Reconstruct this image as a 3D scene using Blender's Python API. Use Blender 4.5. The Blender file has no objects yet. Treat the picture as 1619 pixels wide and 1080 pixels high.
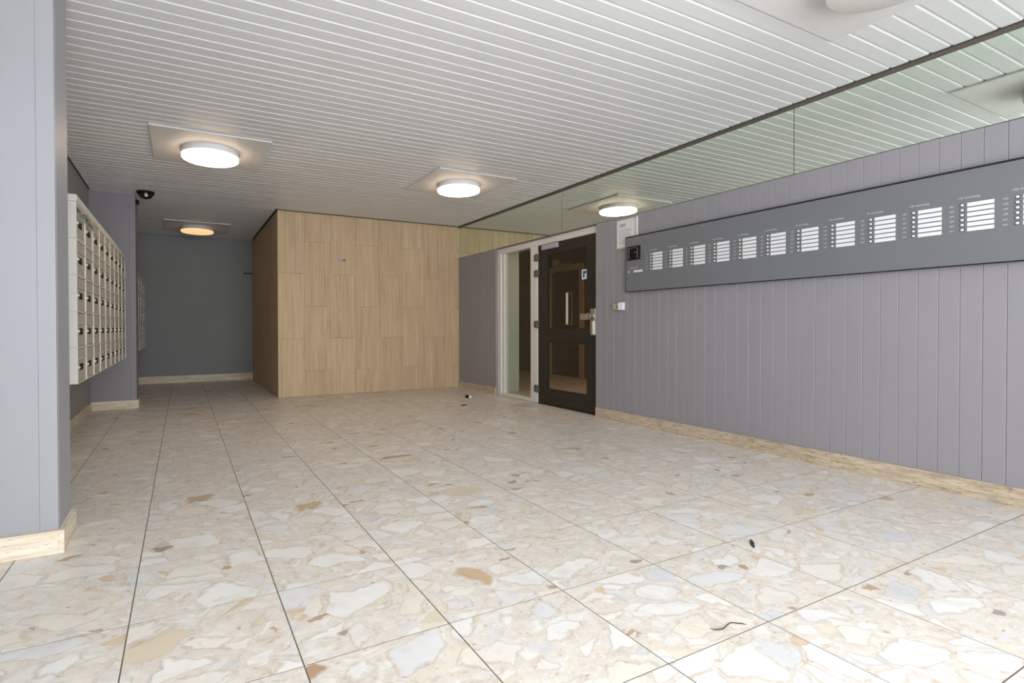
import bpy, bmesh, math, random
from mathutils import Vector, Matrix
random.seed(7)
scene = bpy.context.scene
COL = scene.collection

# ------------------------------------------------------------------ camera
W_PX, H_PX, F_PX, CX, CY = 1619.0, 1080.0, 823.75, 704.7, 525.3
YAW, PITCH, ROLL = math.radians(26.814), math.radians(-0.606), math.radians(-0.156)
cam_data = bpy.data.cameras.new('camera')
cam_data.sensor_width = 36.0
cam_data.lens = F_PX / W_PX * 36.0
cam_data.shift_x = (W_PX / 2 - CX) / W_PX
cam_data.shift_y = (CY - H_PX / 2) / W_PX
cam_data.clip_start = 0.05
camera = bpy.data.objects.new('camera', cam_data)
fwd = Vector((math.sin(YAW) * math.cos(PITCH), math.cos(YAW) * math.cos(PITCH), math.sin(PITCH)))
rgt = Vector((math.cos(YAW), -math.sin(YAW), 0.0))
upv = rgt.cross(fwd)
r2 = rgt * math.cos(ROLL) + upv * math.sin(ROLL)
u2 = -rgt * math.sin(ROLL) + upv * math.cos(ROLL)
camera.matrix_world = Matrix(((r2.x, u2.x, -fwd.x, 0.0), (r2.y, u2.y, -fwd.y, 0.0),
                              (r2.z, u2.z, -fwd.z, 1.0184), (0, 0, 0, 1)))
COL.objects.link(camera)
scene.camera = camera

# ------------------------------------------------------------------ world, added fill light, exposure
world = bpy.data.worlds.new('sky'); scene.world = world
world.use_nodes = True
world.node_tree.nodes['Background'].inputs[0].default_value = (0.72, 0.85, 1.0, 1)
world.node_tree.nodes['Background'].inputs[1].default_value = 0.8

FILL_POWER = 285.0
ld = bpy.data.lights.new('flash_fill_light', 'AREA')  # added area fill behind the camera, imitates the fall-off of a flash
ld.shape = 'RECTANGLE'; ld.size = 3.3; ld.size_y = 2.35
ld.energy = FILL_POWER; ld.color = (0.93, 0.965, 1.0)
fill_lamp = bpy.data.objects.new('flash_fill_light', ld)
fill_lamp.location = (1.1, -1.70, 1.28)
fill_lamp.rotation_euler = (math.radians(90), 0, 0)      # shines towards +Y
COL.objects.link(fill_lamp)

LAMP_STRENGTH = 10.5
ALCOVE_STRENGTH = 1.1
HALL_STRENGTH = 17.0

vs = scene.view_settings
scene.display_settings.display_device = 'sRGB'
vs.view_transform = 'Standard'; vs.look = 'None'
vs.exposure = 0.0; vs.gamma = 1.0; vs.use_curve_mapping = False

# ------------------------------------------------------------------ room measures (metres)
XR = 4.174      # face of the planked right wall
XL = -1.01      # left wall
YB = 7.768      # travertine front
XT = 1.226      # travertine left corner
YA = 10.80      # alcove end wall
YE = -1.50      # entrance front
H = 2.70        # ceiling
ZS = 2.172      # bottom of the mirror strip

# ------------------------------------------------------------------ materials
def new_mat(name):
    m = bpy.data.materials.new(name); m.use_nodes = True
    return m, m.node_tree, m.node_tree.nodes['Principled BSDF']
def N(nt, kind, **kw):
    n = nt.nodes.new(kind)
    for k, v in kw.items(): setattr(n, k, v)
    return n
def ramp(nt, fac, stops, mode='LINEAR'):
    r = N(nt, 'ShaderNodeValToRGB'); cr = r.color_ramp; cr.interpolation = mode
    while len(cr.elements) > 1: cr.elements.remove(cr.elements[-1])
    cr.elements[0].position = stops[0][0]; cr.elements[0].color = (*stops[0][1], 1)
    for p, c in stops[1:]:
        e = cr.elements.new(p); e.color = (*c, 1)
    nt.links.new(fac, r.inputs[0]); return r.outputs[0]
def mixc(nt, fac, a, b, mode='MIX'):
    n = N(nt, 'ShaderNodeMix', data_type='RGBA', blend_type=mode)
    for sock, v in ((n.inputs[0], fac), (n.inputs[6], a), (n.inputs[7], b)):
        if hasattr(v, 'is_output'): nt.links.new(v, sock)
        elif isinstance(v, (int, float)): sock.default_value = v
        else: sock.default_value = (*v, 1)
    return n.outputs[2]
def math_(nt, op, a, b=None, clamp=False):
    n = N(nt, 'ShaderNodeMath', operation=op, use_clamp=clamp)
    for i, v in enumerate((a, b)):
        if v is None: continue
        if hasattr(v, 'is_output'): nt.links.new(v, n.inputs[i])
        else: n.inputs[i].default_value = v
    return n.outputs[0]
def noise(nt, vec, scale, detail=4, rough=0.55):
    n = N(nt, 'ShaderNodeTexNoise'); n.inputs['Scale'].default_value = scale
    n.inputs['Detail'].default_value = detail; n.inputs['Roughness'].default_value = rough
    if vec is not None: nt.links.new(vec, n.inputs['Vector'])
    return n
def mapping(nt, vec, scale=(1, 1, 1)):
    n = N(nt, 'ShaderNodeMapping'); n.inputs['Scale'].default_value = scale
    nt.links.new(vec, n.inputs['Vector']); return n.outputs[0]
def bump(nt, bsdf, h, strength=0.2, dist=0.002):
    b = N(nt, 'ShaderNodeBump'); b.inputs['Strength'].default_value = strength
    b.inputs['Distance'].default_value = dist
    nt.links.new(h, b.inputs['Height']); nt.links.new(b.outputs[0], bsdf.inputs['Normal'])

def painted(name, col, rough=0.5, var=0.04, nscale=3.0, bmp=0.08, spec=0.4, fine=220):
    m, nt, b = new_mat(name)
    tc = N(nt, 'ShaderNodeNewGeometry').outputs['Position']
    n = noise(nt, tc, nscale, 5)
    dark = tuple(c * (1 - var) for c in col); light = tuple(min(1, c * (1 + var)) for c in col)
    nt.links.new(ramp(nt, n.outputs[0], [(0.3, dark), (0.7, light)]), b.inputs['Base Color'])
    b.inputs['Roughness'].default_value = rough
    b.inputs['Specular IOR Level'].default_value = spec
    if bmp:
        n2 = noise(nt, tc, fine, 2); bump(nt, b, n2.outputs[0], bmp, 0.001)
    return m
def metal(name, col, rough=0.35):
    m, nt, b = new_mat(name)
    tc = N(nt, 'ShaderNodeNewGeometry').outputs['Position']
    n = noise(nt, tc, 60, 2)
    nt.links.new(ramp(nt, n.outputs[0], [(0.3, tuple(c * .93 for c in col)), (0.7, col)]), b.inputs['Base Color'])
    b.inputs['Metallic'].default_value = 1; b.inputs['Roughness'].default_value = rough
    return m
def emitter(name, col, strength):
    m, nt, b = new_mat(name)
    b.inputs['Base Color'].default_value = (*[0.8 * c for c in col], 1)
    b.inputs['Emission Color'].default_value = (*col, 1)
    b.inputs['Emission Strength'].default_value = strength
    return m
def glass(name, tint=(0.98, 0.985, 0.98), gloss=1.0):
    m = bpy.data.materials.new(name); m.use_nodes = True; nt = m.node_tree
    nt.nodes.remove(nt.nodes['Principled BSDF'])
    out = nt.nodes['Material Output']
    tr = N(nt, 'ShaderNodeBsdfTransparent'); tr.inputs[0].default_value = (*tint, 1)
    gl = N(nt, 'ShaderNodeBsdfGlossy'); gl.inputs['Roughness'].default_value = 0.01
    lw = N(nt, 'ShaderNodeLayerWeight'); lw.inputs[0].default_value = 0.5
    fr = math_(nt, 'ADD', math_(nt, 'MULTIPLY', math_(nt, 'POWER', lw.outputs['Facing'], 5.0), 0.96), 0.04)
    mx = N(nt, 'ShaderNodeMixShader')
    nt.links.new(math_(nt, 'MULTIPLY', fr, gloss), mx.inputs[0])
    nt.links.new(tr.outputs[0], mx.inputs[1]); nt.links.new(gl.outputs[0], mx.inputs[2])
    nt.links.new(mx.outputs[0], out.inputs[0])
    return m

def breccia(name):
    """polished slab of rounded marble fragments in a fine cream matrix; every slab gets its own cut"""
    m, nt, b = new_mat(name)
    tc = N(nt, 'ShaderNodeTexCoord').outputs['Object']
    oi = N(nt, 'ShaderNodeObjectInfo')
    rot = N(nt, 'ShaderNodeVectorRotate', rotation_type='Z_AXIS')
    nt.links.new(tc, rot.inputs['Vector'])
    rr = math_(nt, 'MULTIPLY', oi.outputs['Random'], 37.7)
    rs = math_(nt, 'MULTIPLY', math_(nt, 'SINE', rr), 0.5)
    nt.links.new(rs, rot.inputs['Angle'])
    off = N(nt, 'ShaderNodeCombineXYZ')
    nt.links.new(math_(nt, 'MULTIPLY', oi.outputs['Random'], 91.0), off.inputs[0])
    nt.links.new(math_(nt, 'MULTIPLY', oi.outputs['Random'], 47.0), off.inputs[1])
    nt.links.new(math_(nt, 'MULTIPLY', oi.outputs['Random'], 13.0), off.inputs[2])
    add = N(nt, 'ShaderNodeVectorMath', operation='ADD')
    nt.links.new(rot.outputs[0], add.inputs[0]); nt.links.new(off.outputs[0], add.inputs[1])
    p = add.outputs[0]
    # warped coordinates
    def warp(vec, scale, amt):
        n = noise(nt, vec, scale, 3)
        s = N(nt, 'ShaderNodeVectorMath', operation='SUBTRACT'); s.inputs[1].default_value = (.5, .5, .5)
        nt.links.new(n.outputs['Color'], s.inputs[0])
        k = N(nt, 'ShaderNodeVectorMath', operation='SCALE'); k.inputs['Scale'].default_value = amt
        nt.links.new(s.outputs[0], k.inputs[0])
        a = N(nt, 'ShaderNodeVectorMath', operation='ADD')
        nt.links.new(vec, a.inputs[0]); nt.links.new(k.outputs[0], a.inputs[1]); return a.outputs[0]
    pw = warp(p, 5.0, 0.13)
    pw = warp(pw, 22.0, 0.030)
    # fine matrix
    m1 = noise(nt, pw, 22, 6, 0.68)
    matrix = ramp(nt, m1.outputs[0], [(0.28, (.63, .51, .42)), (0.42, (.765, .69, .61)), (0.55, (.82, .775, .72)), (0.72, (.88, .86, .83))])
    def stones(vec, scale, stretch, shrink, sharp, stops, seedoff, cloud):
        a = N(nt, 'ShaderNodeVectorMath', operation='ADD'); a.inputs[1].default_value = (seedoff, seedoff * .7, seedoff * 1.3)
        nt.links.new(vec, a.inputs[0]); mp = mapping(nt, a.outputs[0], stretch)
        v = N(nt, 'ShaderNodeTexVoronoi'); v.inputs['Scale'].default_value = scale
        e = N(nt, 'ShaderNodeTexVoronoi', feature='DISTANCE_TO_EDGE'); e.inputs['Scale'].default_value = scale
        nt.links.new(mp, v.inputs['Vector']); nt.links.new(mp, e.inputs['Vector'])
        sep = N(nt, 'ShaderNodeSeparateColor'); nt.links.new(v.outputs['Color'], sep.inputs[0])
        thr = math_(nt, 'ADD', math_(nt, 'MULTIPLY', math_(nt, 'POWER', sep.outputs[0], 1.6), shrink), 0.02)
        d = math_(nt, 'SUBTRACT', e.outputs['Distance'], thr)
        mask = math_(nt, 'MULTIPLY', d, sharp, True)
        colr = ramp(nt, sep.outputs[1], stops, 'CONSTANT')
        cl = noise(nt, pw, cloud, 5, 0.6)
        colr = mixc(nt, 0.6, colr, ramp(nt, cl.outputs[0], [(0.30, (.76, .74, .71)), (0.5, (.95, .94, .93)), (0.7, (1, 1, 1))]), 'MULTIPLY')
        ring = math_(nt, 'SUBTRACT', 1.0, math_(nt, 'ABSOLUTE', math_(nt, 'MULTIPLY', d, sharp * 1.3)), True)
        return mask, colr, ring
    big = [(0, (.93, .92, .90)), (.15, (.91, .86, .77)), (.27, (.84, .845, .86)), (.38, (.95, .94, .92)), (.56, (.90, .87, .82)),
           (.69, (.75, .765, .79)), (.75, (.93, .90, .84)), (.865, (.80, .70, .54)), (.905, (.90, .90, .90)), (.955, (.64, .47, .29)), (.972, (.93, .92, .90)), (.99, (.50, .33, .20))]
    mid = [(0, (.92, .90, .87)), (.22, (.88, .80, .68)), (.36, (.94, .93, .91)), (.54, (.80, .80, .81)), (.66, (.90, .86, .79)),
           (.86, (.70, .71, .74)), (.90, (.76, .60, .42)), (.93, (.92, .89, .85)), (.965, (.52, .34, .20)), (.985, (.36, .31, .28))]
    small = [(0, (.90, .87, .83)), (.3, (.82, .73, .62)), (.45, (.93, .92, .90)), (.68, (.76, .74, .73)), (.78, (.86, .78, .69)),
             (.92, (.62, .42, .27)), (.955, (.86, .83, .80)), (.985, (.28, .23, .20))]
    k3, c3, g3 = stones(p, 62.0, (1.0, 1.6, 1.0), 0.45, 9, small, 5.7, 30)
    k2, c2, g2 = stones(pw, 13.0, (1.0, 1.7, 1.0), 0.42, 13, mid, 3.1, 16)
    k1, c1, g1 = stones(pw, 4.9, (1.0, 1.6, 1.0), 0.50, 20, big, 0.0, 9)
    col = mixc(nt, math_(nt, 'MULTIPLY', k3, 0.6), matrix, c3)
    col = mixc(nt, math_(nt, 'MULTIPLY', k2, 0.85), col, c2)
    col = mixc(nt, math_(nt, 'MULTIPLY', k1, 0.92), col, c1)
    col = mixc(nt, math_(nt, 'MULTIPLY', g1, 0.32), col, (.46, .36, .28))
    # brownish hairline veins
    v2 = N(nt, 'ShaderNodeTexVoronoi', feature='DISTANCE_TO_EDGE'); v2.inputs['Scale'].default_value = 5
    nt.links.new(mapping(nt, pw, (1, 1.8, 1)), v2.inputs['Vector'])
    vein = math_(nt, 'MULTIPLY', math_(nt, 'SUBTRACT', 0.02, v2.outputs['Distance']), 40, True)
    vm = noise(nt, p, 5, 2)
    vein = math_(nt, 'MULTIPLY', vein, math_(nt, 'MULTIPLY', math_(nt, 'SUBTRACT', vm.outputs[0], 0.5), 3, True))
    col = mixc(nt, math_(nt, 'MULTIPLY', vein, 0.7), col, (.50, .34, .20))
    hs = N(nt, 'ShaderNodeVectorMath', operation='MULTIPLY'); hs.inputs[1].default_value = (.91, .89, .875)
    nt.links.new(col, hs.inputs[0]); nt.links.new(hs.outputs[0], b.inputs['Base Color'])
    rn = noise(nt, p, 12, 3)
    rg = N(nt, 'ShaderNodeMapRange'); rg.inputs['To Min'].default_value = 0.30; rg.inputs['To Max'].default_value = 0.46
    nt.links.new(rn.outputs[0], rg.inputs['Value']); nt.links.new(rg.outputs[0], b.inputs['Roughness'])
    b.inputs['Specular IOR Level'].default_value = 0.35
    return m

def travertine(name, axis, cols, scale_long=1.2, scale_fine=45, pits=0.5, rough=0.55):
    """streaks run along 'axis' (0 x, 1 y, 2 z)"""
    m, nt, b = new_mat(name)
    pos = N(nt, 'ShaderNodeNewGeometry').outputs['Position']
    oi = N(nt, 'ShaderNodeObjectInfo')
    off = N(nt, 'ShaderNodeCombineXYZ')
    for i in range(3): nt.links.new(math_(nt, 'MULTIPLY', oi.outputs['Random'], 31.0 + 7 * i), off.inputs[i])
    a = N(nt, 'ShaderNodeVectorMath', operation='ADD'); nt.links.new(pos, a.inputs[0]); nt.links.new(off.outputs[0], a.inputs[1])
    s = [scale_fine] * 3; s[axis] = scale_long
    n = noise(nt, mapping(nt, a.outputs[0], s), 1.0, 5, 0.6)
    s2 = [9.0] * 3; s2[axis] = 0.9
    n2 = noise(nt, mapping(nt, a.outputs[0], s2), 1.0, 4, 0.6)
    f = math_(nt, 'ADD', math_(nt, 'MULTIPLY', n.outputs[0], 0.68), math_(nt, 'MULTIPLY', n2.outputs[0], 0.32))
    col = ramp(nt, f, [(0.34, cols[0]), (0.46, cols[1]), (0.54, cols[2]), (0.66, cols[3])])
    br = N(nt, 'ShaderNodeMapRange'); br.inputs['To Min'].default_value = 0.965; br.inputs['To Max'].default_value = 1.03
    nt.links.new(oi.outputs['Random'], br.inputs['Value'])
    vm = N(nt, 'ShaderNodeVectorMath', operation='SCALE'); nt.links.new(col, vm.inputs[0]); nt.links.new(br.outputs[0], vm.inputs['Scale'])
    s3 = [150.0] * 3; s3[axis] = 28.0
    n3 = noise(nt, mapping(nt, a.outputs[0], s3), 1.0, 3, 0.5)
    pit = math_(nt, 'MULTIPLY', math_(nt, 'SUBTRACT', n3.outputs[0], 0.60), 9, True)
    colp = mixc(nt, math_(nt, 'MULTIPLY', pit, pits), vm.outputs[0], tuple(c * 0.55 for c in cols[0]))
    nt.links.new(colp, b.inputs['Base Color'])
    b.inputs['Roughness'].default_value = rough; b.inputs['Specular IOR Level'].default_value = 0.3
    bump(nt, b, math_(nt, 'SUBTRACT', n.outputs[0], pit), 0.12, 0.002)
    return m
def wood(name, cols, rough=0.4):
    m, nt, b = new_mat(name)
    pos = N(nt, 'ShaderNodeNewGeometry').outputs['Position']
    n = noise(nt, mapping(nt, pos, (30, 30, 1.5)), 1.0, 5, 0.6)
    nt.links.new(ramp(nt, n.outputs[0], [(0.3, cols[0]), (0.7, cols[1])]), b.inputs['Base Color'])
    b.inputs['Roughness'].default_value = rough
    return m

M = {}
M['lavender'] = painted('lavender_grey_paint', (.305, .292, .316), 0.42, 0.03, 1.3, 0.05)
M['groove'] = painted('groove_shadow_paint', (.27, .255, .285), 0.6)
M['fin'] = painted('purple_grey_fin_dimmed', (.262, .246, .272), 0.45, 0.03, 1.2, 0.05)  # purple-grey with the fall-off of light darkened into its colour
M['pier'] = painted('pier_paint', (.335, .333, .358), 0.45, 0.03, 1.2, 0.05)
M['leftwall'] = painted('grey_wall_paint', (.34, .34, .33), 0.6, 0.03)
M['alcove'] = painted('blue_grey_wall_paint', (.25, .262, .260), 0.6, 0.04, 1.5, 0.15)
M['slat'] = painted('white_ceiling_slat_paint', (.745, .75, .76), 0.38, 0.02, 2.0, 0.10, 0.35, 160)
M['void'] = painted('dark_ceiling_void', (.035, .028, .022), 0.9, 0.05)
M['rail'] = painted('brown_mirror_rail', (.13, .105, .085), 0.5)
M['plaster'] = painted('plaster', (.62, .61, .60), 0.8)
M['floor'] = breccia('breccia_marble')
M['grout'] = painted('brown_grout', (.15, .115, .085), 0.9, 0.2, 20)
TV = ((.46, .325, .195), (.575, .42, .26), (.645, .485, .31), (.72, .565, .385))
M['trav'] = travertine('travertine_vertical', 2, TV, 1.5, 105, 0.4)
M['travcore'] = painted('travertine_joint', (.24, .18, .12), 0.9)
SK = ((.52, .41, .30), (.68, .57, .44), (.76, .66, .54), (.82, .75, .64))
M['skirt_y'] = travertine('travertine_skirting_along', 1, SK, 3.0, 40, 0.9)
M['skirt_tan'] = travertine('travertine_skirting_tan', 1, ((.36, .275, .19), (.51, .405, .295), (.60, .49, .365), (.68, .58, .45)), 9.0, 60, 1.0)
M['skirt_x'] = travertine('travertine_skirting_across', 0, SK, 3.0, 40, 0.9)
m, nt, b = new_mat('green_tinted_mirror')
b.inputs['Base Color'].default_value = (.80, .87, .79, 1); b.inputs['Metallic'].default_value = 1; b.inputs['Roughness'].default_value = 0.015
M['mirror'] = m
M['glassedge'] = painted('dark_green_glass_edge', (.05, .07, .05), 0.3, 0.02, 3, 0)
M['white'] = painted('white_frame_paint', (.74, .71, .68), 0.4, 0.02, 3, 0.03)
M['doorbrown'] = painted('dark_brown_door_paint', (.034, .028, .023), 0.45, 0.05, 3, 0.03, 0.3)
M['glass'] = glass('door_glass')
M['greenglass'] = glass('greenish_sidelight_glass', (.95, .978, .955))
M['hinge'] = painted('grey_green_hinge', (.10, .11, .10), 0.45)
M['steel'] = metal('brushed_steel', (.72, .70, .66), 0.35)
M['silver'] = painted('silver_button', (.74, .72, .68), 0.25, 0.02, 5, 0, 0.6)
M['panel'] = painted('grey_call_panel_paint', (.185, .190, .205), 0.38, 0.02, 2, 0.03)
M['paneldark'] = painted('dark_panel_casing', (.020, .022, .024), 0.6, 0.02, 2, 0, 0.2)
M['black'] = painted('black_plastic', (.008, .008, .008), 0.6, 0.02, 2, 0, 0.15)
M['greyplastic'] = painted('grey_plastic', (.10, .10, .105), 0.4, 0.02, 2, 0)
M['print'] = painted('pale_lettering', (.62, .62, .64), 0.6, 0.02, 2, 0)
M['card'] = painted('white_name_card', (.84, .84, .87), 0.5, 0.02, 5, 0)
M['lampwhite'] = painted('white_lamp_housing', (.72, .72, .73), 0.4, 0.02, 2, 0)
M['lampplate'] = painted('white_mounting_plate', (.72, .70, .69), 0.5, 0.02, 2, 0.02)
M['lampoff'] = painted('unlit_opal_diffuser', (.74, .73, .70), 0.3, 0.02, 2, 0)
M['lampon'] = emitter('lit_opal_diffuser', (1.0, .76, .54), LAMP_STRENGTH)
M['lampdim'] = emitter('dim_amber_diffuser', (1.0, .56, .27), ALCOVE_STRENGTH)
M['lamphall'] = emitter('hall_lamp_diffuser', (1.0, .58, .27), HALL_STRENGTH)
M['mail'] = painted('cream_mailbox_paint', (.66, .63, .57), 0.42, 0.03, 4, 0.03)
M['maildoor'] = painted('cream_mailbox_door_paint', (.46, .41, .345), 0.42, 0.03, 4, 0.03)
M['paper'] = painted('printed_paper', (.78, .78, .76), 0.7, 0.02, 5, 0)
M['ink'] = painted('grey_ink', (.30, .30, .34), 0.8, 0.02, 5, 0)
M['inkblue'] = painted('blue_grey_ink', (.42, .44, .52), 0.8, 0.02, 5, 0)
M['stickerblue'] = painted('blue_sticker_print', (.03, .12, .38), 0.5, 0.02, 5, 0)
M['lilac'] = painted('lilac_plate', (.42, .40, .46), 0.45, 0.02, 5, 0)
M['beige'] = painted('beige_plastic', (.42, .36, .28), 0.5, 0.05, 10, 0)
M['hallwood'] = wood('dark_brown_panelling', ((.040, .023, .008), (.062, .037, .014)))
M['halldoor'] = wood('very_dark_brown_door', ((.012, .007, .003), (.020, .012, .005)))
M['hallframe'] = wood('pale_wood_door_frame', ((.48, .36, .22), (.58, .45, .29)))
M['hallwall'] = painted('pale_green_hall_paint', (.74, .84, .80), 0.6)
M['red'] = painted('red_plastic', (.25, .02, .01), 0.4, 0.02, 5, 0)
M['litslit'] = emitter('lit_lift_window', (1.0, .95, .85), 0.35)
M['leaf'] = painted('dry_dark_leaf', (.045, .035, .028), 0.8, 0.3, 60, 0)
M['asphalt'] = painted('outside_paving', (.4, .4, .4), 0.9, 0.1, 2)

# ------------------------------------------------------------------ mesh helpers
def link(o, parent=None):
    COL.objects.link(o)
    if parent is not None: o.parent = parent
    return o
def mesh_obj(name, me, mat=None, parent=None, loc=None):
    o = bpy.data.objects.new(name, me)
    if mat is not None and not me.materials: me.materials.append(mat)
    if loc is not None: o.location = loc
    return link(o, parent)
def bm_box(bm, x0, x1, y0, y1, z0, z1):
    vs_ = [bm.verts.new(c) for c in ((x0, y0, z0), (x1, y0, z0), (x1, y1, z0), (x0, y1, z0),
                                    (x0, y0, z1), (x1, y0, z1), (x1, y1, z1), (x0, y1, z1))]
    for f in ((0, 3, 2, 1), (4, 5, 6, 7), (0, 1, 5, 4), (1, 2, 6, 5), (2, 3, 7, 6), (3, 0, 4, 7)):
        bm.faces.new([vs_[i] for i in f])
def bm_done(bm, name, bevel=0.0, seg=1, smooth=False):
    if bevel > 0:
        bmesh.ops.bevel(bm, geom=list(bm.edges), offset=bevel, segments=seg, affect='EDGES', clamp_overlap=True)
    bmesh.ops.recalc_face_normals(bm, faces=bm.faces)
    me = bpy.data.meshes.new(name); bm.to_mesh(me); bm.free()
    if smooth:
        for p in me.polygons: p.use_smooth = True
    return me
def box_mesh(name, x0, x1, y0, y1, z0, z1, bevel=0.0, seg=1):
    bm = bmesh.new(); bm_box(bm, x0, x1, y0, y1, z0, z1); return bm_done(bm, name, bevel, seg)
def box(name, x0, x1, y0, y1, z0, z1, mat, parent=None, bevel=0.0, seg=1, loc=None):
    return mesh_obj(name, box_mesh(name, x0, x1, y0, y1, z0, z1, bevel, seg), mat, parent, loc)
def boxes(name, lst, mat, parent=None, bevel=0.0):
    bm = bmesh.new()
    for t in lst: bm_box(bm, *t)
    return mesh_obj(name, bm_done(bm, name, bevel), mat, parent)
def lathe_mesh(name, prof, n=48, axis='Z', smooth=True):
    """prof: list of (radius, height), closed on the axis where radius is 0"""
    bm = bmesh.new(); rings = []
    for r, h in prof:
        if r <= 1e-6: rings.append([bm.verts.new((0, 0, h))])
        else: rings.append([bm.verts.new((r * math.cos(2 * math.pi * i / n), r * math.sin(2 * math.pi * i / n), h)) for i in range(n)])
    for a, b_ in zip(rings, rings[1:]):
        for i in range(n):
            j = (i + 1) % n
            if len(a) == 1 and len(b_) == 1: continue
            if len(a) == 1: bm.faces.new((a[0], b_[i], b_[j]))
            elif len(b_) == 1: bm.faces.new((a[i], a[j], b_[0]))
            else: bm.faces.new((a[i], a[j], b_[j], b_[i]))
    if axis == 'X': bmesh.ops.rotate(bm, verts=bm.verts, cent=(0, 0, 0), matrix=Matrix.Rotation(math.radians(-90), 3, 'Y'))
    if axis == 'Y': bmesh.ops.rotate(bm, verts=bm.verts, cent=(0, 0, 0), matrix=Matrix.Rotation(math.radians(90), 3, 'X'))
    me = bm_done(bm, name, 0, 1, False)
    if smooth:
        for p in me.polygons: p.use_smooth = True
        me.set_sharp_from_angle(angle=math.radians(40))
    return me
def empty(name, loc=(0, 0, 0)):
    o = bpy.data.objects.new(name, None); o.location = loc; o.empty_display_size = 0.1
    return link(o)
def tag(o, label=None, cat=None, group=None, kind=None):
    if label: o['label'] = label
    if cat: o['category'] = cat
    if group: o['group'] = group
    if kind: o['kind'] = kind
    return o
def struct(o, label, cat):
    return tag(o, label, cat, None, 'structure')
def copy_tree(o, parent=None):
    c = o.copy(); COL.objects.link(c)
    if parent is not None: c.parent = parent
    for ch in list(o.children): copy_tree(ch, c)
    return c

# ================================================================== THE SETTING
# ---- floor
floor = boxes('floor', [(XL - .1, XR + .02, YE - 1.2, YA + .1, -.10, -.0008)], M['grout'])
struct(floor, 'cream marble breccia tile floor of the entrance lobby', 'floor')
TILE, TX0, TY0, GAP = .4906, -.1709, 1.0912, .0044
cache = {}
def tile_mesh(w, d):
    k = (round(w, 3), round(d, 3))
    if k not in cache:
        bm = bmesh.new(); bm_box(bm, -w / 2, w / 2, -d / 2, d / 2, -.012, 0)
        cache[k] = bm_done(bm, 'floor_tile'); cache[k].materials.append(M['floor'])
    return cache[k]
for i in range(-3, 11):
    for j in range(-6, 22):
        x0, x1 = TX0 + (i - 0) * TILE, TX0 + (i + 1) * TILE
        y0, y1 = TY0 + j * TILE, TY0 + (j + 1) * TILE
        x0, x1 = max(x0, XL), min(x1, XR + .012)
        y0, y1 = max(y0, YE), min(y1, YA)
        if y0 > YB - .02 and x0 > XT - .02: continue
        if x0 > XT and y1 > YB: y1 = min(y1, YB)
        if y0 >= YB - .02 and x1 > XT: x1 = XT
        if x1 - x0 < .03 or y1 - y0 < .03: continue
        w, d = x1 - x0 - GAP, y1 - y0 - GAP
        mesh_obj('floor_tile', tile_mesh(w, d), None, floor,
                 ((x0 + x1) / 2, (y0 + y1) / 2, random.uniform(-.0002, .0002)))

# ---- ceiling: long painted slats with recessed joints
ceiling = boxes('ceiling', [(XL - .1, XR + .16, YE - .1, YA + .1, H + .045, H + .20)], M['void'])
struct(ceiling, 'white slatted lobby ceiling with dark shadow gaps at the walls', 'ceiling')
PITCH_S, FACE_W, SY0 = .1015, .0890, -1.5015
def slat_mesh(length):
    f = FACE_W
    f = PITCH_S - .0120
    prof = [(0, .014), (0, .0058), (.0068, .0004), (.0083, 0), (f - .0008, 0), (f, .0008), (f, .0056), (PITCH_S - .0002, .0056), (PITCH_S - .0002, .014)]
    bm = bmesh.new(); L = length / 2
    a = [bm.verts.new((-L, y, z)) for y, z in prof]; c = [bm.verts.new((L, y, z)) for y, z in prof]
    n = len(prof)
    for i in range(n): bm.faces.new((a[i], a[(i + 1) % n], c[(i + 1) % n], c[i]))
    bm.faces.new(a[::-1]); bm.faces.new(c)
    me = bm_done(bm, 'ceiling_slat'); me.materials.append(M['slat']); return me
SL_MAIN = (XL + .022, XR - .030); SL_ALC = (XL + .022, XT - .025)
me_main = slat_mesh(SL_MAIN[1] - SL_MAIN[0]); me_alc = slat_mesh(SL_ALC[1] - SL_ALC[0])
k = 0
while SY0 + k * PITCH_S < YA - .03:
    y = SY0 + k * PITCH_S
    main = y + PITCH_S < YB + .03
    rng = SL_MAIN if main else SL_ALC
    mesh_obj('ceiling_slat', me_main if main else me_alc, None, ceiling,
             ((rng[0] + rng[1]) / 2, y, H + random.choice((0, 0, 0, .0005, -.0005, .0010, -.0008))))
    k += 1

# ---- right wall: backing, planks, skirting
wall_right = boxes('wall_right', [(XR + .014, XR + .15, YE, 4.484, -.1, ZS), (XR + .014, XR + .15, 6.60, YB + .3, -.1, ZS),
                                  (XR + .014, XR + .15, YE, YB + .3, ZS, H + .2)], M['groove'])
struct(wall_right, 'lavender-grey vertically planked wall beside the entrance door', 'wall')
PW = .1005
def plank_mesh(w, z0, z1):
    bm = bmesh.new(); c = .0022
    prof = [(.016, -w / 2), (c, -w / 2), (0, -w / 2 + c), (0, w / 2 - c), (c, w / 2), (.016, w / 2)]
    a = [bm.verts.new((x, y, z0)) for x, y in prof]; t = [bm.verts.new((x, y, z1)) for x, y in prof]
    n = len(prof)
    for i in range(n): bm.faces.new((a[i], a[(i + 1) % n], t[(i + 1) % n], t[i]))
    bm.faces.new(a); bm.faces.new(t[::-1])
    me = bm_done(bm, 'wall_plank'); me.materials.append(M['lavender']); return me
pm = plank_mesh(PW - .0012, 0.02, ZS - .002)
y = 1.2025 - PW * 26
while y + PW <= 4.484 + .001:
    mesh_obj('wall_plank', pm, None, wall_right, (XR + random.uniform(0, .0008), y + PW / 2, 0)); y += PW
if 4.484 - y > .01:
    w = 4.484 - y; mesh_obj('wall_plank', plank_mesh(w - .001, .02, ZS - .002), None, wall_right, (XR, y + w / 2, 0))
y = 6.60
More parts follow.
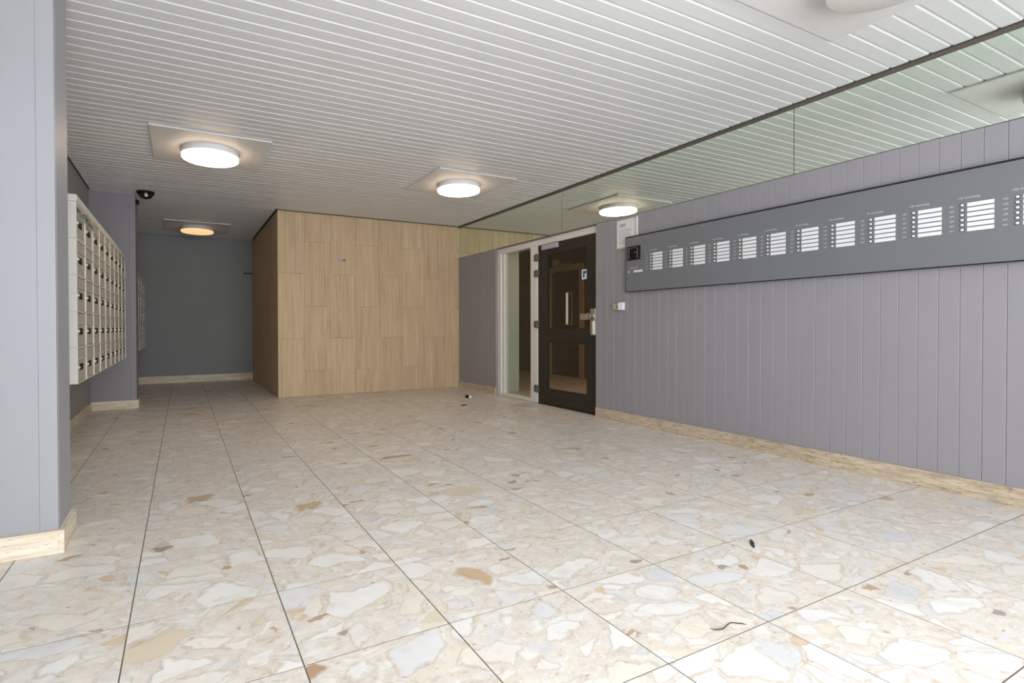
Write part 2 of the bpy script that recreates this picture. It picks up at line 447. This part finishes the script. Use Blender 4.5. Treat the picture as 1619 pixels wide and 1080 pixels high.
while y < YB - .01:
    w = min(PW, YB - y)
    mesh_obj('wall_plank', pm if w == PW else plank_mesh(w - .001, .02, ZS - .002), None, wall_right, (XR + random.uniform(0, .0008), y + w / 2, 0)); y += w

def skirting(name, x0, x1, y0, y1, mat, label, h=.105, n=0, along='y'):
    root = boxes(name, [(x0 + .001, x1 - .001, y0 + .001, y1 - .001, -.003, h - .004)], M['grout'])
    struct(root, label, 'baseboard')
    lo, hi = (y0, y1) if along == 'y' else (x0, x1)
    n = max(1, n or round((hi - lo) / 1.2)); st = (hi - lo) / n
    for q in range(n):
        a, b_ = lo + q * st + .0008, lo + (q + 1) * st - .0008
        if along == 'y': box('skirting_stone', x0 - .002, x1 + .002, a, b_, 0, h, mat, root, .0015)
        else: box('skirting_stone', a, b_, y0 - .002, y1 + .002, 0, h, mat, root, .0015)
    return root
skirting('baseboard_right', XR - .016, XR + .012, YE, 4.484, M['skirt_tan'], 'tan travertine skirting under the call panel wall')
skirting('baseboard_corner', XR - .016, XR + .012, 6.60, YB, M['skirt_tan'], 'short travertine skirting between travertine wall and white door frame')

# ---- travertine block
wall_back = boxes('wall_back', [(XT + .014, XR + .3, YB + .014, YA + .3, -.1, H + .2)], M['travcore'])
struct(wall_back, 'beige vertical-grain travertine clad wall block at the back', 'wall')
def clad(cols, zoff, make):
    for c, (a, b_) in enumerate(cols):
        z = -.475 * ((c + 0) % 2) + zoff
        while z < H - .02:
            z0, z1 = max(z, .0), min(z + .95, H - .004)
            if z1 - z0 > .03: make(a + .0008, b_ - .0008, z0 + .0008, z1 - .0008)
            z += .95
wt = .3835
cols = []; x = XT
while x < XR - .01:
    cols.append((x, min(x + wt, XR + .02))); x += wt
clad(cols, -.10, lambda a, b_, z0, z1: box('travertine_slab', a, b_, YB + random.uniform(0, .0012), YB + .02, z0, z1, M['trav'], wall_back, .0012))
cols = []; y = YB + .021
while y < YA - .01:
    cols.append((y, min(y + wt, YA + .02))); y += wt
clad(cols, -.10, lambda a, b_, z0, z1: box('travertine_slab', XT + random.uniform(0, .0012), XT + .02, a, b_, z0, z1, M['trav'], wall_back, .0012))

# ---- alcove end wall, left wall, front
wall_alcove = box('wall_alcove', XL - .1, XT + .1, YA, YA + .15, -.1, H + .2, M['alcove'])
struct(wall_alcove, 'dark blue-grey end wall of the alcove', 'wall')
skirting('baseboard_alcove', XL, XT, YA - .016, YA, M['skirt_x'], 'travertine skirting along the alcove end wall', .13, 0, 'x')
wall_left = box('wall_left', XL - .15, XL, YE - .1, YA + .1, -.1, H + .2, M['leftwall'])
struct(wall_left, 'grey painted left wall behind the mailboxes', 'wall')
skirting('baseboard_left', XL, XL + .016, 3.20, 7.64, M['skirt_y'], 'travertine skirting along the left wall under the mailboxes')

def pier(name, y0, y1, x1, label, blabel, bname, paint):
    root = boxes(name, [(XL, x1 - .012, y0 + .012, y1 - .012, -.1, H + .02)], M['groove'])
    struct(root, label, 'wall')
    box('pier_board', XL, x1 - .0695, y0, y0 + .02, .02, H + .015, paint, root, .001)
    box('pier_edge_board', x1 - .069, x1 - .001, y0, y0 + .02, .02, H + .015, paint, root, .001)
    box('pier_side_board', x1 - .02, x1, y0 + .021, y1 - .045, .02, H + .015, paint, root, .001)
    box('pier_edge_board', x1 - .02, x1, y1 - .0435, y1, .02, H + .015, paint, root, .001)
    sk = boxes(bname, [(XL, x1 + .015, y0 - .015, y1 + .0, -.003, .10)], M['grout'])
    struct(sk, blabel, 'baseboard')
    box('skirting_stone', XL, x1 + .001, y0 - .024, y0 + .0, 0, .105, M['skirt_x'], sk, .0015)
    box('skirting_stone', x1 - .0, x1 + .024, y0 - .0242, y1, 0, .105, M['skirt_y'], sk, .0015)
pier('wall_pier', 2.900, 3.190, -.508, 'pale grey boarded wall pier nearest the entrance', 'travertine skirting wrapping the pale grey pier', 'baseboard_pier', M['pier'])
pier('wall_fin', 7.650, 7.950, -.520, 'purple-grey wall fin, shade in its colour, at the end of the mailboxes', 'travertine skirting wrapping the purple-grey fin', 'baseboard_fin', M['fin'])

wall_front = boxes('wall_front', [(XL - .1, -.60, YE - .15, YE, -.1, H + .2), (2.80, XR + .15, YE - .15, YE, -.1, H + .2),
                                  (-.60, 2.80, YE - .15, YE, 2.5, H + .2)], M['plaster'])
struct(wall_front, 'entrance wall behind the camera with an opening sized for the fill light', 'wall')
w2 = empty('window_2', (1.1, YE - .08, 0)); struct(w2, 'unseen glazed front added around the fill light opening', 'window')  # unseen glazing, its opening shaped to let the added fill light in
for xx in (-1.67, 0.0, 1.67): box('frame_post', xx - .03, xx + .03, -.03, .03, 0, 2.5, M['white'], w2, .003)
box('frame_rail', -1.70, 1.70, -.03, .03, 2.44, 2.5, M['white'], w2, .003)
box('frame_rail', -1.70, 1.70, -.03, .03, 0, .06, M['white'], w2, .003)
for a, b_ in ((-1.64, -.03), (.03, 1.64)): box('pane', a, b_, -.004, .004, .06, 2.44, M['glass'], w2)

# ---- hall behind the door (seen only through the glass)
XH = 6.97
floor_hall = box('floor_hall', XR + .021, XH + .1, 3.2, 11.2, -.1, -.002, M['floor']); struct(floor_hall, 'marble floor of the inner hall behind the glass door', 'floor')
ceil_hall = box('ceiling_hall', XR + .16, XH + .1, 3.2, 11.2, H, H + .1, M['plaster']); struct(ceil_hall, 'ceiling of the inner hall behind the glass door', 'ceiling')
wall_hall = boxes('wall_hall', [(XH, XH + .15, 3.2, 7.82, -.1, H), (XH, XH + .15, 8.95, 11.2, -.1, H), (XH, XH + .15, 7.82, 8.95, 2.26, H)], M['hallwood'])
struct(wall_hall, 'dark brown panelled hall wall seen through the door glass', 'wall')
wall_hall_ends = boxes('wall_hall_end', [(XR + .15, XH + .1, 3.1, 3.2, -.1, H), (XR + .15, XH + .1, 11.2, 11.3, -.1, H)], M['hallwood'])
struct(wall_hall_ends, 'brown end walls of the inner hall', 'wall')
wall_return = box('wall_return', 4.335, 4.765, 6.85, 7.05, -.1, H, M['hallwall']); struct(wall_return, 'pale wall edge seen behind the sidelight glass', 'wall')
d2 = empty('door_2', (XH, 8.385, 0)); struct(d2, 'dark brown lift door with pale wood frame seen through the glass', 'door')
box('door_leaf', .02, .07, -.46, .47, 0, 2.15, M['halldoor'], d2, .003)
box('frame_jamb', -.03, .12, -.565, -.44, 0, 2.26, M['hallframe'], d2, .003)
box('frame_jamb', -.03, .12, .45, .565, 0, 2.26, M['hallframe'], d2, .003)
box('frame_head', -.03, .12, -.44, .45, 2.147, 2.26, M['hallframe'], d2, .003)
sw = box('slit_window', .008, .03, -.20, .005, 1.04, 1.72, M['hallframe'], d2, .003)
box('pane', .003, .02, -.165, -.105, 1.065, 1.695, M['black'], sw)
box('pane', .003, .02, -.075, -.018, 1.065, 1.695, M['litslit'], sw)
sg = box('lift_sign', XH - .05, XH - .031, 8.18, 8.50, 2.215, 2.285, M['lilac'], None, .003)
tag(sg, 'small lilac sign over the lift door behind the glass', 'sign')
cb = box('lift_indicator', XH - .02, XH, 7.70, 7.79, 1.56, 1.82, M['red'], None, .004)
tag(cb, 'dark red lift indicator box beside the pale wood door frame', 'indicator')
sb = box('hall_box', XH - .05, XH, 8.56, 8.74, 2.27, 2.39, M['hallframe'], None, .004)
tag(sb, 'small tan box on the wall above the lift door frame', 'box')

# ---- mirror strip
joints = [(YB, 5.082), (5.082, 2.362), (2.362, YE + .01)]
mlab = ['green-tinted mirror panel above the white sidelight frame, touching the travertine wall',
        'green-tinted mirror panel above the dark door and the framed notice',
        'green-tinted mirror panel above the numbered end of the grey call panel']
for (a, b_), lb in zip(joints, mlab):
    o = empty('mirror_panel', (XR + .004, (a + b_) / 2, ZS)); L = (a - b_) / 2 - .0022
    tag(o, lb, 'mirror', 'mirror panels along the top of the planked wall')
    box('mirror_glass', 0, .006, -L, L, .002, H - ZS - .012, M['mirror'], o)
    box('mirror_backing', .0062, .0095, -L - .0022, L + .0022, .0, H - ZS - .010, M['glassedge'], o)
trim_1 = box('trim_1', XR - .014, XR + .004, YE, YB, H - .020, H - .001, M['rail']); struct(trim_1, 'thin brown rail between mirror strip and slatted ceiling', 'trim')
trim_2 = box('trim_2', XR + .0, XR + .004, YE, YB, ZS - .002, ZS + .003, M['glassedge']); struct(trim_2, 'thin dark lip along the bottom of the mirror strip', 'trim')

# ================================================================== DOOR AND SIDELIGHT
XD = 4.224
ZD = 2.087
d1 = empty('door_1', (XD, 5.08, 0)); struct(d1, 'dark brown framed glass door with steel handle and white head', 'door')
Y = lambda v: v - 5.08
box('leaf_stile', 0, .045, Y(5.452), Y(5.627), .008, ZD - .006, M['doorbrown'], d1, .002)
box('leaf_stile', 0, .045, Y(4.54), Y(4.694), .008, ZD - .006, M['doorbrown'], d1, .002)
box('top_rail', .001, .044, Y(4.694), Y(5.452), 1.955, ZD - .006, M['doorbrown'], d1, .002)
box('lock_rail', .001, .044, Y(4.694), Y(5.452), .820, .980, M['doorbrown'], d1, .002)
box('bottom_rail', .001, .044, Y(4.694), Y(5.452), .008, .203, M['doorbrown'], d1, .002)
box('kick_bead', -.004, .0005, Y(4.60), Y(5.57), .105, .113, M['doorbrown'], d1, .001)
for z0, z1 in ((.980, 1.955), (.203, .820)):
    p = box('pane', .018, .026, Y(4.694), Y(5.452), z0, z1, M['glass'], d1)
    q = .014
    for nm, t in (('glazing_bead', (.008, .018, Y(4.694), Y(4.694) + q, z0, z1)), ('glazing_bead', (.008, .018, Y(5.452) - q, Y(5.452), z0, z1)),
                  ('glazing_bead', (.008, .018, Y(4.694) + q, Y(5.452) - q, z0, z0 + q)), ('glazing_bead', (.008, .018, Y(4.694) + q, Y(5.452) - q, z1 - q, z1))):
        box(nm, *t, M['doorbrown'], p, .001)
for zz in (1.93, 1.72, 1.045, .19):
    h_ = box('hinge', -.022, 0, Y(5.60), Y(5.70), zz - .045, zz + .045, M['hinge'], d1, .004)
    kn = lathe_mesh('hinge_pin', [(0, -.052), (.011, -.052), (.011, .052), (0, .052)], 16); mesh_obj('hinge_pin', kn, M['hinge'], h_, (-.022, Y(5.632), zz))
cl = box('door_closer', -.045, 0, Y(5.20), Y(5.505), 2.012, 2.075, M['lilac'], d1, .005)
hp = box('handle_plate', -.010, 0, Y(4.548), Y(4.632), .915, 1.222, M['steel'], d1, .003)
kb = lathe_mesh('knob', [(0, -.012), (.022, -.012), (.022, .03), (.034, .042), (.040, .060), (.034, .078), (0, .084)], 24, 'X')
mesh_obj('knob', kb, M['steel'], hp, (-.008, Y(4.585), 1.135))
box('lever', -.055, -.032, Y(4.60), Y(4.755), 1.095, 1.165, M['steel'], hp, .006, 2)
box('lock_cover', -.026, -.008, Y(4.565), Y(4.605), .925, 1.08, M['steel'], hp, .005, 2)
st = box('sticker', .0160, .0178, Y(4.690), Y(4.800), 1.575, 1.690, M['card'], d1)
box('sticker_print', .0153, .0160, Y(4.752), Y(4.782), 1.592, 1.675, M['stickerblue'], st)
box('sticker_print', .0153, .0160, Y(4.722), Y(4.752), 1.640, 1.672, M['stickerblue'], st)
box('frame_jamb', -.012, .09, Y(4.45), Y(4.536), 0, ZD, M['white'], d1, .003)
box('frame_head', -.012, .09, Y(4.45), Y(5.632), ZD, ZS - .004, M['white'], d1, .003)
box('threshold', -.01, .08, Y(4.536), Y(5.632), -.003, .006, M['doorbrown'], d1)

w1 = empty('window_1', (XD, 6.14, 0)); struct(w1, 'tall white-framed sidelight window beside the dark door', 'window')
V = lambda v: v - 6.14
box('frame_mullion', -.012, .09, V(5.633), V(5.785), 0, ZD, M['white'], w1, .003)
box('frame_jamb', -.020, .09, V(6.512), V(6.66), 0, ZD, M['white'], w1, .003)
box('inner_jamb', .004, .08, V(6.452), V(6.511), .035, ZD, M['white'], w1, .002)
box('frame_head', -.012, .09, V(5.633), V(6.66), ZD + .0005, ZS - .004, M['white'], w1, .003)
box('frame_sill', -.012, .09, V(5.786), V(6.511), 0, .045, M['white'], w1, .003)
box('pane', .030, .038, V(5.785), V(6.453), .045, ZD, M['greenglass'], w1)

# ================================================================== CEILING LAMPS
plate_me = box_mesh('mounting_plate', -.488, .488, -.488, .488, -.014, -.001, .0012); plate_me.materials.append(M['lampplate'])
house_me = lathe_mesh('housing', [(0, -.014), (.247, -.014), (.250, -.018), (.250, -.066), (.247, -.068), (0, -.068)], 72); house_me.materials.append(M['lampwhite'])
def diff_mesh(mat):
    me = lathe_mesh('diffuser', [(0, -.068), (.247, -.068), (.2485, -.070), (.2485, -.088), (.245, -.095), (.236, -.099), (0, -.101)], 72)
    me.materials.append(mat); return me
def lamp(x, y, mat, label, z=H, plate=True):
    o = empty('ceiling_lamp', (x, y, z)); tag(o, label, 'lamp', 'round ceiling lamps')
    if plate: mesh_obj('mounting_plate', plate_me, None, o)
    mesh_obj('housing', house_me, None, o); mesh_obj('diffuser', diff_mesh(mat), None, o)
    return o
lamp(.250, 5.42, M['lampon'], 'lit round ceiling lamp on a square plate in front of the mailboxes')
lamp(2.915, 5.42, M['lampon'], 'lit round ceiling lamp on a square plate nearest the dark glass door')
lamp(.235, 9.66, M['lampdim'], 'dim amber round ceiling lamp inside the dark alcove')
lamp(2.93, 1.235, M['lampoff'], 'unlit round ceiling lamp on a square plate opposite the call panel')
lamp(5.80, 5.9, M['lamphall'], 'warm round ceiling lamp in the hall behind the glass door', H, False)

# ================================================================== MAILBOXES
XM = -.58; MW, MH = .3405, .2265; MY0, MZ0 = 3.915, .668
DEP = XM - XL
def mailbox(name):
    r = empty(name)
    t = .006; d = -DEP + .002                      # front plane at local x = 0, box reaches back to the wall
    bm = bmesh.new(); w, h = MW - .0015, MH - .0015
    bm_box(bm, d, 0, 0, t, 0, h); bm_box(bm, d, 0, w - t, w, 0, h)
    bm_box(bm, d, -.001, t, w - t, 0, t); bm_box(bm, d, -.001, t, w - t, h - t, h)
    bm_box(bm, d, d + t, t, w - t, t, h - t)
    mesh_obj('body', bm_done(bm, 'body', 0), M['mail'], r)
    dr = box('door', -.016, -.006, t + .003, w - t - .003, t + .003, .148, M['maildoor'], r, .002)
    box('name_tag', -.0065, -.001, .098, .205, .080, .120, M['black'], dr, .002)
    box('tag_card', -.0015, -.0003, .110, .193, .099, .103, M['greyplastic'], dr)
    lk = lathe_mesh('lock', [(0, -.012), (.008, -.012), (.008, .004), (.006, .006), (0, .006)], 12, 'X')
    mesh_obj('lock', lk, M['mail'], dr, (-.006, .042, .101))
    fl = box('slot_flap', -.010, -.004, t + .003, w - t - .003, -.066, 0, M['maildoor'], r, .002, 1, (0, 0, h - t - .004))
    box('slot_lip', -.006, .001, t + .003, w - t - .003, .149, .1545, M['mail'], r, .0015)
    return r
proto = mailbox('mailbox')
first = True
ORD = ['first', 'second', 'third', 'fourth', 'fifth', 'sixth', 'seventh', 'eighth', 'ninth']
ROWN = ['bottom row', 'second row from bottom', 'middle row', 'second row from top', 'top row']
def put(x, y, z, label, group):
    global first
    o = proto if first else copy_tree(proto); first = False
    o.location = (x, y, z); tag(o, label, 'mailbox', group); return o
for c in range(9):
    for r in range(5):
        o = put(XM, MY0 + c * MW, MZ0 + r * MH, 'cream mailbox, black name tag, %s column from the pale pier, %s' % (ORD[c], ROWN[r]), 'mailboxes in the block before the purple-grey fin')
        if r == 4 and c in (0, 1):
            o['label'] = ('cream mailbox with half-open slot flap at the top corner nearest the pale pier' if c == 0
                          else 'cream mailbox with half-open slot flap, next to the corner one of the top row')
            for ch in o.children:
                if ch.name.startswith('slot_flap'): ch.rotation_euler = (0, math.radians(-38 if c == 0 else -30), 0)
for c in range(6):
    for r in range(5):
        put(XM, 8.42 + c * MW, MZ0 + r * MH, 'shadowed cream mailbox inside the alcove, %s column from the fin, %s' % (ORD[c], ROWN[r]), 'mailboxes inside the alcove')
def cap(y0, n, label):
    o = box('cover_strip', XL + .002, XM + .002, y0 - .0005, y0 + n * MW, MZ0 + 5 * MH, MZ0 + 5 * MH + .045, M['mail'], None, .004)
    tag(o, label, 'cover strip')
cap(MY0, 9, 'cream metal cover strip lying on top of the lit mailbox block')
cap(8.42, 6, 'cream metal cover strip lying on top of the alcove mailbox block')

# ================================================================== CALL PANEL
XC = XR - .045
CP = empty('call_panel', (XC, 2.2, 1.372)); tag(CP, 'long grey metal doorbell panel with name cards on the planked wall', 'doorbell panel')
cy = lambda v: v - 2.2
cz = lambda v: v - 1.372
box('mounting_rail', .0265, .045, cy(.70), cy(3.80), cz(1.45), cz(1.52), M['paneldark'], CP)
box('mounting_rail', .0265, .045, cy(.70), cy(3.80), cz(1.70), cz(1.78), M['paneldark'], CP)
box('casing', .004, .026, cy(.55), cy(4.012), cz(1.372), cz(1.945), M['paneldark'], CP, .002)
box('face_plate', 0, .004, cy(.556), cy(4.002), cz(1.378), cz(1.932), M['panel'], CP, .0012)
texts = []
def text(body, y, z, size, mat, parent, name='lettering', align='LEFT', sx=1.0, x=-.0006, spacing=1.0):
    cu = bpy.data.curves.new(name, 'FONT'); cu.body = body; cu.size = size; cu.align_x = align
    cu.resolution_u = 2; cu.extrude = .0003; cu.space_line = spacing
    o = bpy.data.objects.new(name, cu); COL.objects.link(o)
    texts.append((o, name, mat, parent, (x, y, z), sx))
card_me = box_mesh('name_card', -.0016, 0, -.0575, .0575, -.0108, .0108, .0005); card_me.materials.append(M['card'])
btn_me = lathe_mesh('bell_button', [(0, -.001), (.0085, -.001), (.0085, .003), (.0065, .0065), (0, .008)], 16, 'X'); btn_me.materials.append(M['silver'])
rim_me = lathe_mesh('button_rim', [(0, 0), (.0115, 0), (.0115, .0012), (0, .0014)], 16, 'X'); rim_me.materials.append(M['paneldark'])
GP = (3.598 - 1.301) / 10
for g in range(14):
    yc = 3.598 - g * GP
    fl = g + 1
    if yc < .75: break
    text('%de woonlaag' % fl, cy(yc + .100), cz(1.766), .0175, M['print'], CP, 'floor_lettering')
    for r in range(6):
        zc = 1.7285 - r * .0291
        mesh_obj('name_card', card_me, None, CP, (0, cy(yc), cz(zc - .001)))
        bt = mesh_obj('bell_button', btn_me, None, CP, (-.001, cy(yc + .079), cz(zc)))
        mesh_obj('button_rim', rim_me, None, bt, (.001, 0, 0))
        text(str(61 + 12 * g + 2 * r), cy(yc + .139), cz(zc - .006), .0155, M['print'], CP, 'number_lettering')
# caretaker bell and speaker unit at the door end
text('Huismeester', cy(3.948), cz(1.612), .019, M['print'], CP, 'floor_lettering')
box('name_card', -.0016, 0, cy(3.782), cy(3.898), cz(1.568), cz(1.589), M['card'], CP, .0005)
bt = mesh_obj('bell_button', btn_me, None, CP, (-.001, cy(3.962), cz(1.579)))
sp = box('speaker_unit', -.012, 0, cy(3.808), cy(3.977), cz(1.696), cz(1.836), M['black'], CP, .004)
box('speaker_frame', -.0145, -.011, cy(3.945), cy(3.962), cz(1.706), cz(1.822), M['greyplastic'], sp, .001)
box('speaker_frame', -.0145, -.011, cy(3.832), cy(3.846), cz(1.708), cz(1.815), M['greyplastic'], sp, .001)
box('speaker_frame', -.0145, -.011, cy(3.847), cy(3.944), cz(1.813), cz(1.822), M['greyplastic'], sp, .001)
box('speaker_frame', -.0145, -.011, cy(3.847), cy(3.880), cz(1.762), cz(1.777), M['greyplastic'], sp, .001)
scr = lathe_mesh('screw', [(0, 0), (.005, 0), (.005, .0015), (0, .002)], 10, 'X'); scr.materials.append(M['steel'])
for yy in (3.93, 3.10, 1.815, .75): mesh_obj('screw', scr, None, CP, (0, cy(yy), cz(1.905)))

# ================================================================== SMALL WALL THINGS
nb = empty('notice_frame', (XR - .001, 4.03, 1.832)); tag(nb, 'white framed printed notice half hidden behind the call panel end', 'notice')
box('backing', -.006, 0, -.14, .142, 0, .312, M['white'], nb, .002)
box('sheet', -.0075, -.006, -.095, .125, .022, .300, M['paper'], nb)
box('side_strip', -.016, 0, -.150, -.132, 0, .315, M['white'], nb, .002)
box('bottom_strip', -.014, -.006, -.130, .142, 0, .016, M['beige'], nb, .002)
box('printed_heading', -.0082, -.0075, .015, .095, .235, .268, M['inkblue'], nb)
for q in range(9):
    e = random.uniform(-.075, -.03)
    box('printed_line', -.0081, -.0075, e, .105, .205 - q * .019, .2095 - q * .019, M['ink'] if q % 2 else M['inkblue'], nb)
ks = empty('key_switch', (XR, 4.13, 1.19)); tag(ks, 'small beige and white key switch on the wall beside the door', 'switch')
box('switch_base', -.028, 0, -.005, .085, .004, .070, M['beige'], ks, .003)
box('switch_cover', -.040, 0, -.072, -.006, 0, .080, M['card'], ks, .003)
box('key_slot', -.0295, -.028, .004, .016, .022, .046, M['black'], ks)
fx = empty('wall_bracket', (2.15, YB, 2.03)); tag(fx, 'tiny pale metal bracket with dark bolt on the travertine wall', 'bracket')
box('bracket_plate', -.055, .03, -.006, 0, -.022, .018, M['lilac'], fx, .003)
mesh_obj('bolt', lathe_mesh('bolt', [(0, -.004), (.016, -.004), (.016, .008), (0, .010)], 16, 'Y'), M['rail'], fx, (.048, 0, 0))
dm = empty('security_camera', (-.395, 7.46, H)); tag(dm, 'black dome security camera under the ceiling by the purple-grey fin', 'camera')
mesh_obj('base_ring', lathe_mesh('base_ring', [(0, 0), (.098, 0), (.098, -.022), (.090, -.030), (0, -.030)], 40), M['black'], dm)
dp = [(.084 * math.cos(a), -.028 - .062 * math.sin(a)) for a in [i * math.pi / 16 for i in range(9)]]
dp[-1] = (0, dp[-1][1])
m_, nt_, b_ = new_mat('smoked_dome'); b_.inputs['Base Color'].default_value = (.012, .012, .014, 1); b_.inputs['Roughness'].default_value = .06
mesh_obj('dome', lathe_mesh('dome', dp, 40), m_, dm)
mesh_obj('lens', lathe_mesh('lens', [(0, 0), (.018, 0), (.018, .014), (.012, .018), (0, .018)], 20, 'Y'), M['silver'], dm, (.01, -.070, -.058))  # pale disc painted as the bright glint on the lens
cg = box('cable_gland', -.519, -.482, 7.69, 7.74, H - .115, H - .055, M['black'], None, .008, 2)
tag(cg, 'small black cable box on the fin under the security camera', 'cable box')
hk = box('coat_rail', 1.06, XT, YA - .03, YA - .018, 2.055, 2.068, M['black'], None, .002)
box('rail_bracket', 1.08, 1.10, YA - .018, YA, 2.05, 2.072, M['black'], hk)
box('rail_bracket', 1.19, 1.21, YA - .018, YA, 2.05, 2.072, M['black'], hk)
tag(hk, 'short thin dark rail on the alcove end wall beside the travertine', 'rail')

# ================================================================== LITTER ON THE FLOOR
lt = empty('paper_scrap', (3.65, 6.50, 0)); tag(lt, 'tiny black and white scrap on the floor near the sidelight', 'litter')
box('dark_side', -.045, -.004, -.02, .02, .0005, .040, M['black'], lt, .004)
box('pale_side', -.004, .035, -.02, .018, .0005, .034, M['card'], lt, .004)
def flake(name, x, y, pts, label, h=.006):
    bm = bmesh.new()
    lo = [bm.verts.new((px, py, .0008)) for px, py in pts]; hi = [bm.verts.new((px * .9, py * .9, h)) for px, py in pts]
    n = len(pts)
    for i in range(n): bm.faces.new((lo[i], lo[(i + 1) % n], hi[(i + 1) % n], hi[i]))
    bm.faces.new(lo[::-1]); bm.faces.new(hi)
    o = mesh_obj(name, bm_done(bm, name), M['leaf'], None, (x, y, 0)); tag(o, label, 'litter')
flake('dark_crumb', 3.24, 5.90, [(-.045, -.015), (0, -.025), (.045, -.008), (.03, .02), (-.03, .022)], 'flat dark crumb on the floor in front of the scrap by the sidelight', .008)
LEAF = [(a * .8 - b_ * .6, a * .6 + b_ * .8) for a, b_ in ((-.055, -.004), (-.030, -.009), (.012, -.009), (.052, .002), (.026, .008), (-.022, .006))]
flake('dry_leaf', 2.368, 1.518, LEAF, 'small curled dark leaf bit on the tiles before the call panel wall')

strand = [(1.575, 1.152), (1.581, 1.141), (1.595, 1.134), (1.609, 1.131), (1.627, 1.134), (1.648, 1.14), (1.665, 1.142), (1.676, 1.138), (1.684, 1.13), (1.696, 1.122), (1.704, 1.111)]
bm = bmesh.new(); rings = []
for i, (sx_, sy_) in enumerate(strand):
    p0 = Vector(strand[max(0, i - 1)]); p1 = Vector(strand[min(len(strand) - 1, i + 1)])
    d_ = (p1 - p0).normalized(); nrm = Vector((-d_.y, d_.x)); rr_ = .0017 if 0 < i < len(strand) - 1 else .0008
    rings.append([bm.verts.new((sx_ - 1.646 + nrm.x * rr_ * math.cos(t), sy_ - 1.129 + nrm.y * rr_ * math.cos(t), .0035 + rr_ * math.sin(t)))
                  for t in [q * math.pi / 3 for q in range(6)]])
for a_, c_ in zip(rings, rings[1:]):
    for q in range(6): bm.faces.new((a_[q], a_[(q + 1) % 6], c_[(q + 1) % 6], c_[q]))
bm.faces.new(rings[0][::-1]); bm.faces.new(rings[-1])
so = mesh_obj('dark_strand', bm_done(bm, 'dark_strand', 0, 1, True), M['leaf'], None, (1.646, 1.129, 0)); tag(so, 'thin curled dark strand lying on the pale tiles near a tile joint', 'litter')

# ================================================================== TEXT TO MESH
bpy.context.view_layer.update()
dg = bpy.context.evaluated_depsgraph_get()
R_TXT = Matrix(((0, 0, -1, 0), (-1, 0, 0, 0), (0, 1, 0, 0), (0, 0, 0, 1)))
for o, name, mat, parent, loc, sx in texts:
    me = bpy.data.meshes.new_from_object(o.evaluated_get(dg)); me.name = name
    me.transform(R_TXT @ Matrix.Diagonal((sx, 1, 1, 1)))
    me.materials.clear(); me.materials.append(mat)
    c = bpy.data.objects.new(name, me); c.location = loc; COL.objects.link(c); c.parent = parent
for o, *_ in texts:
    cu = o.data; bpy.data.objects.remove(o); bpy.data.curves.remove(cu)
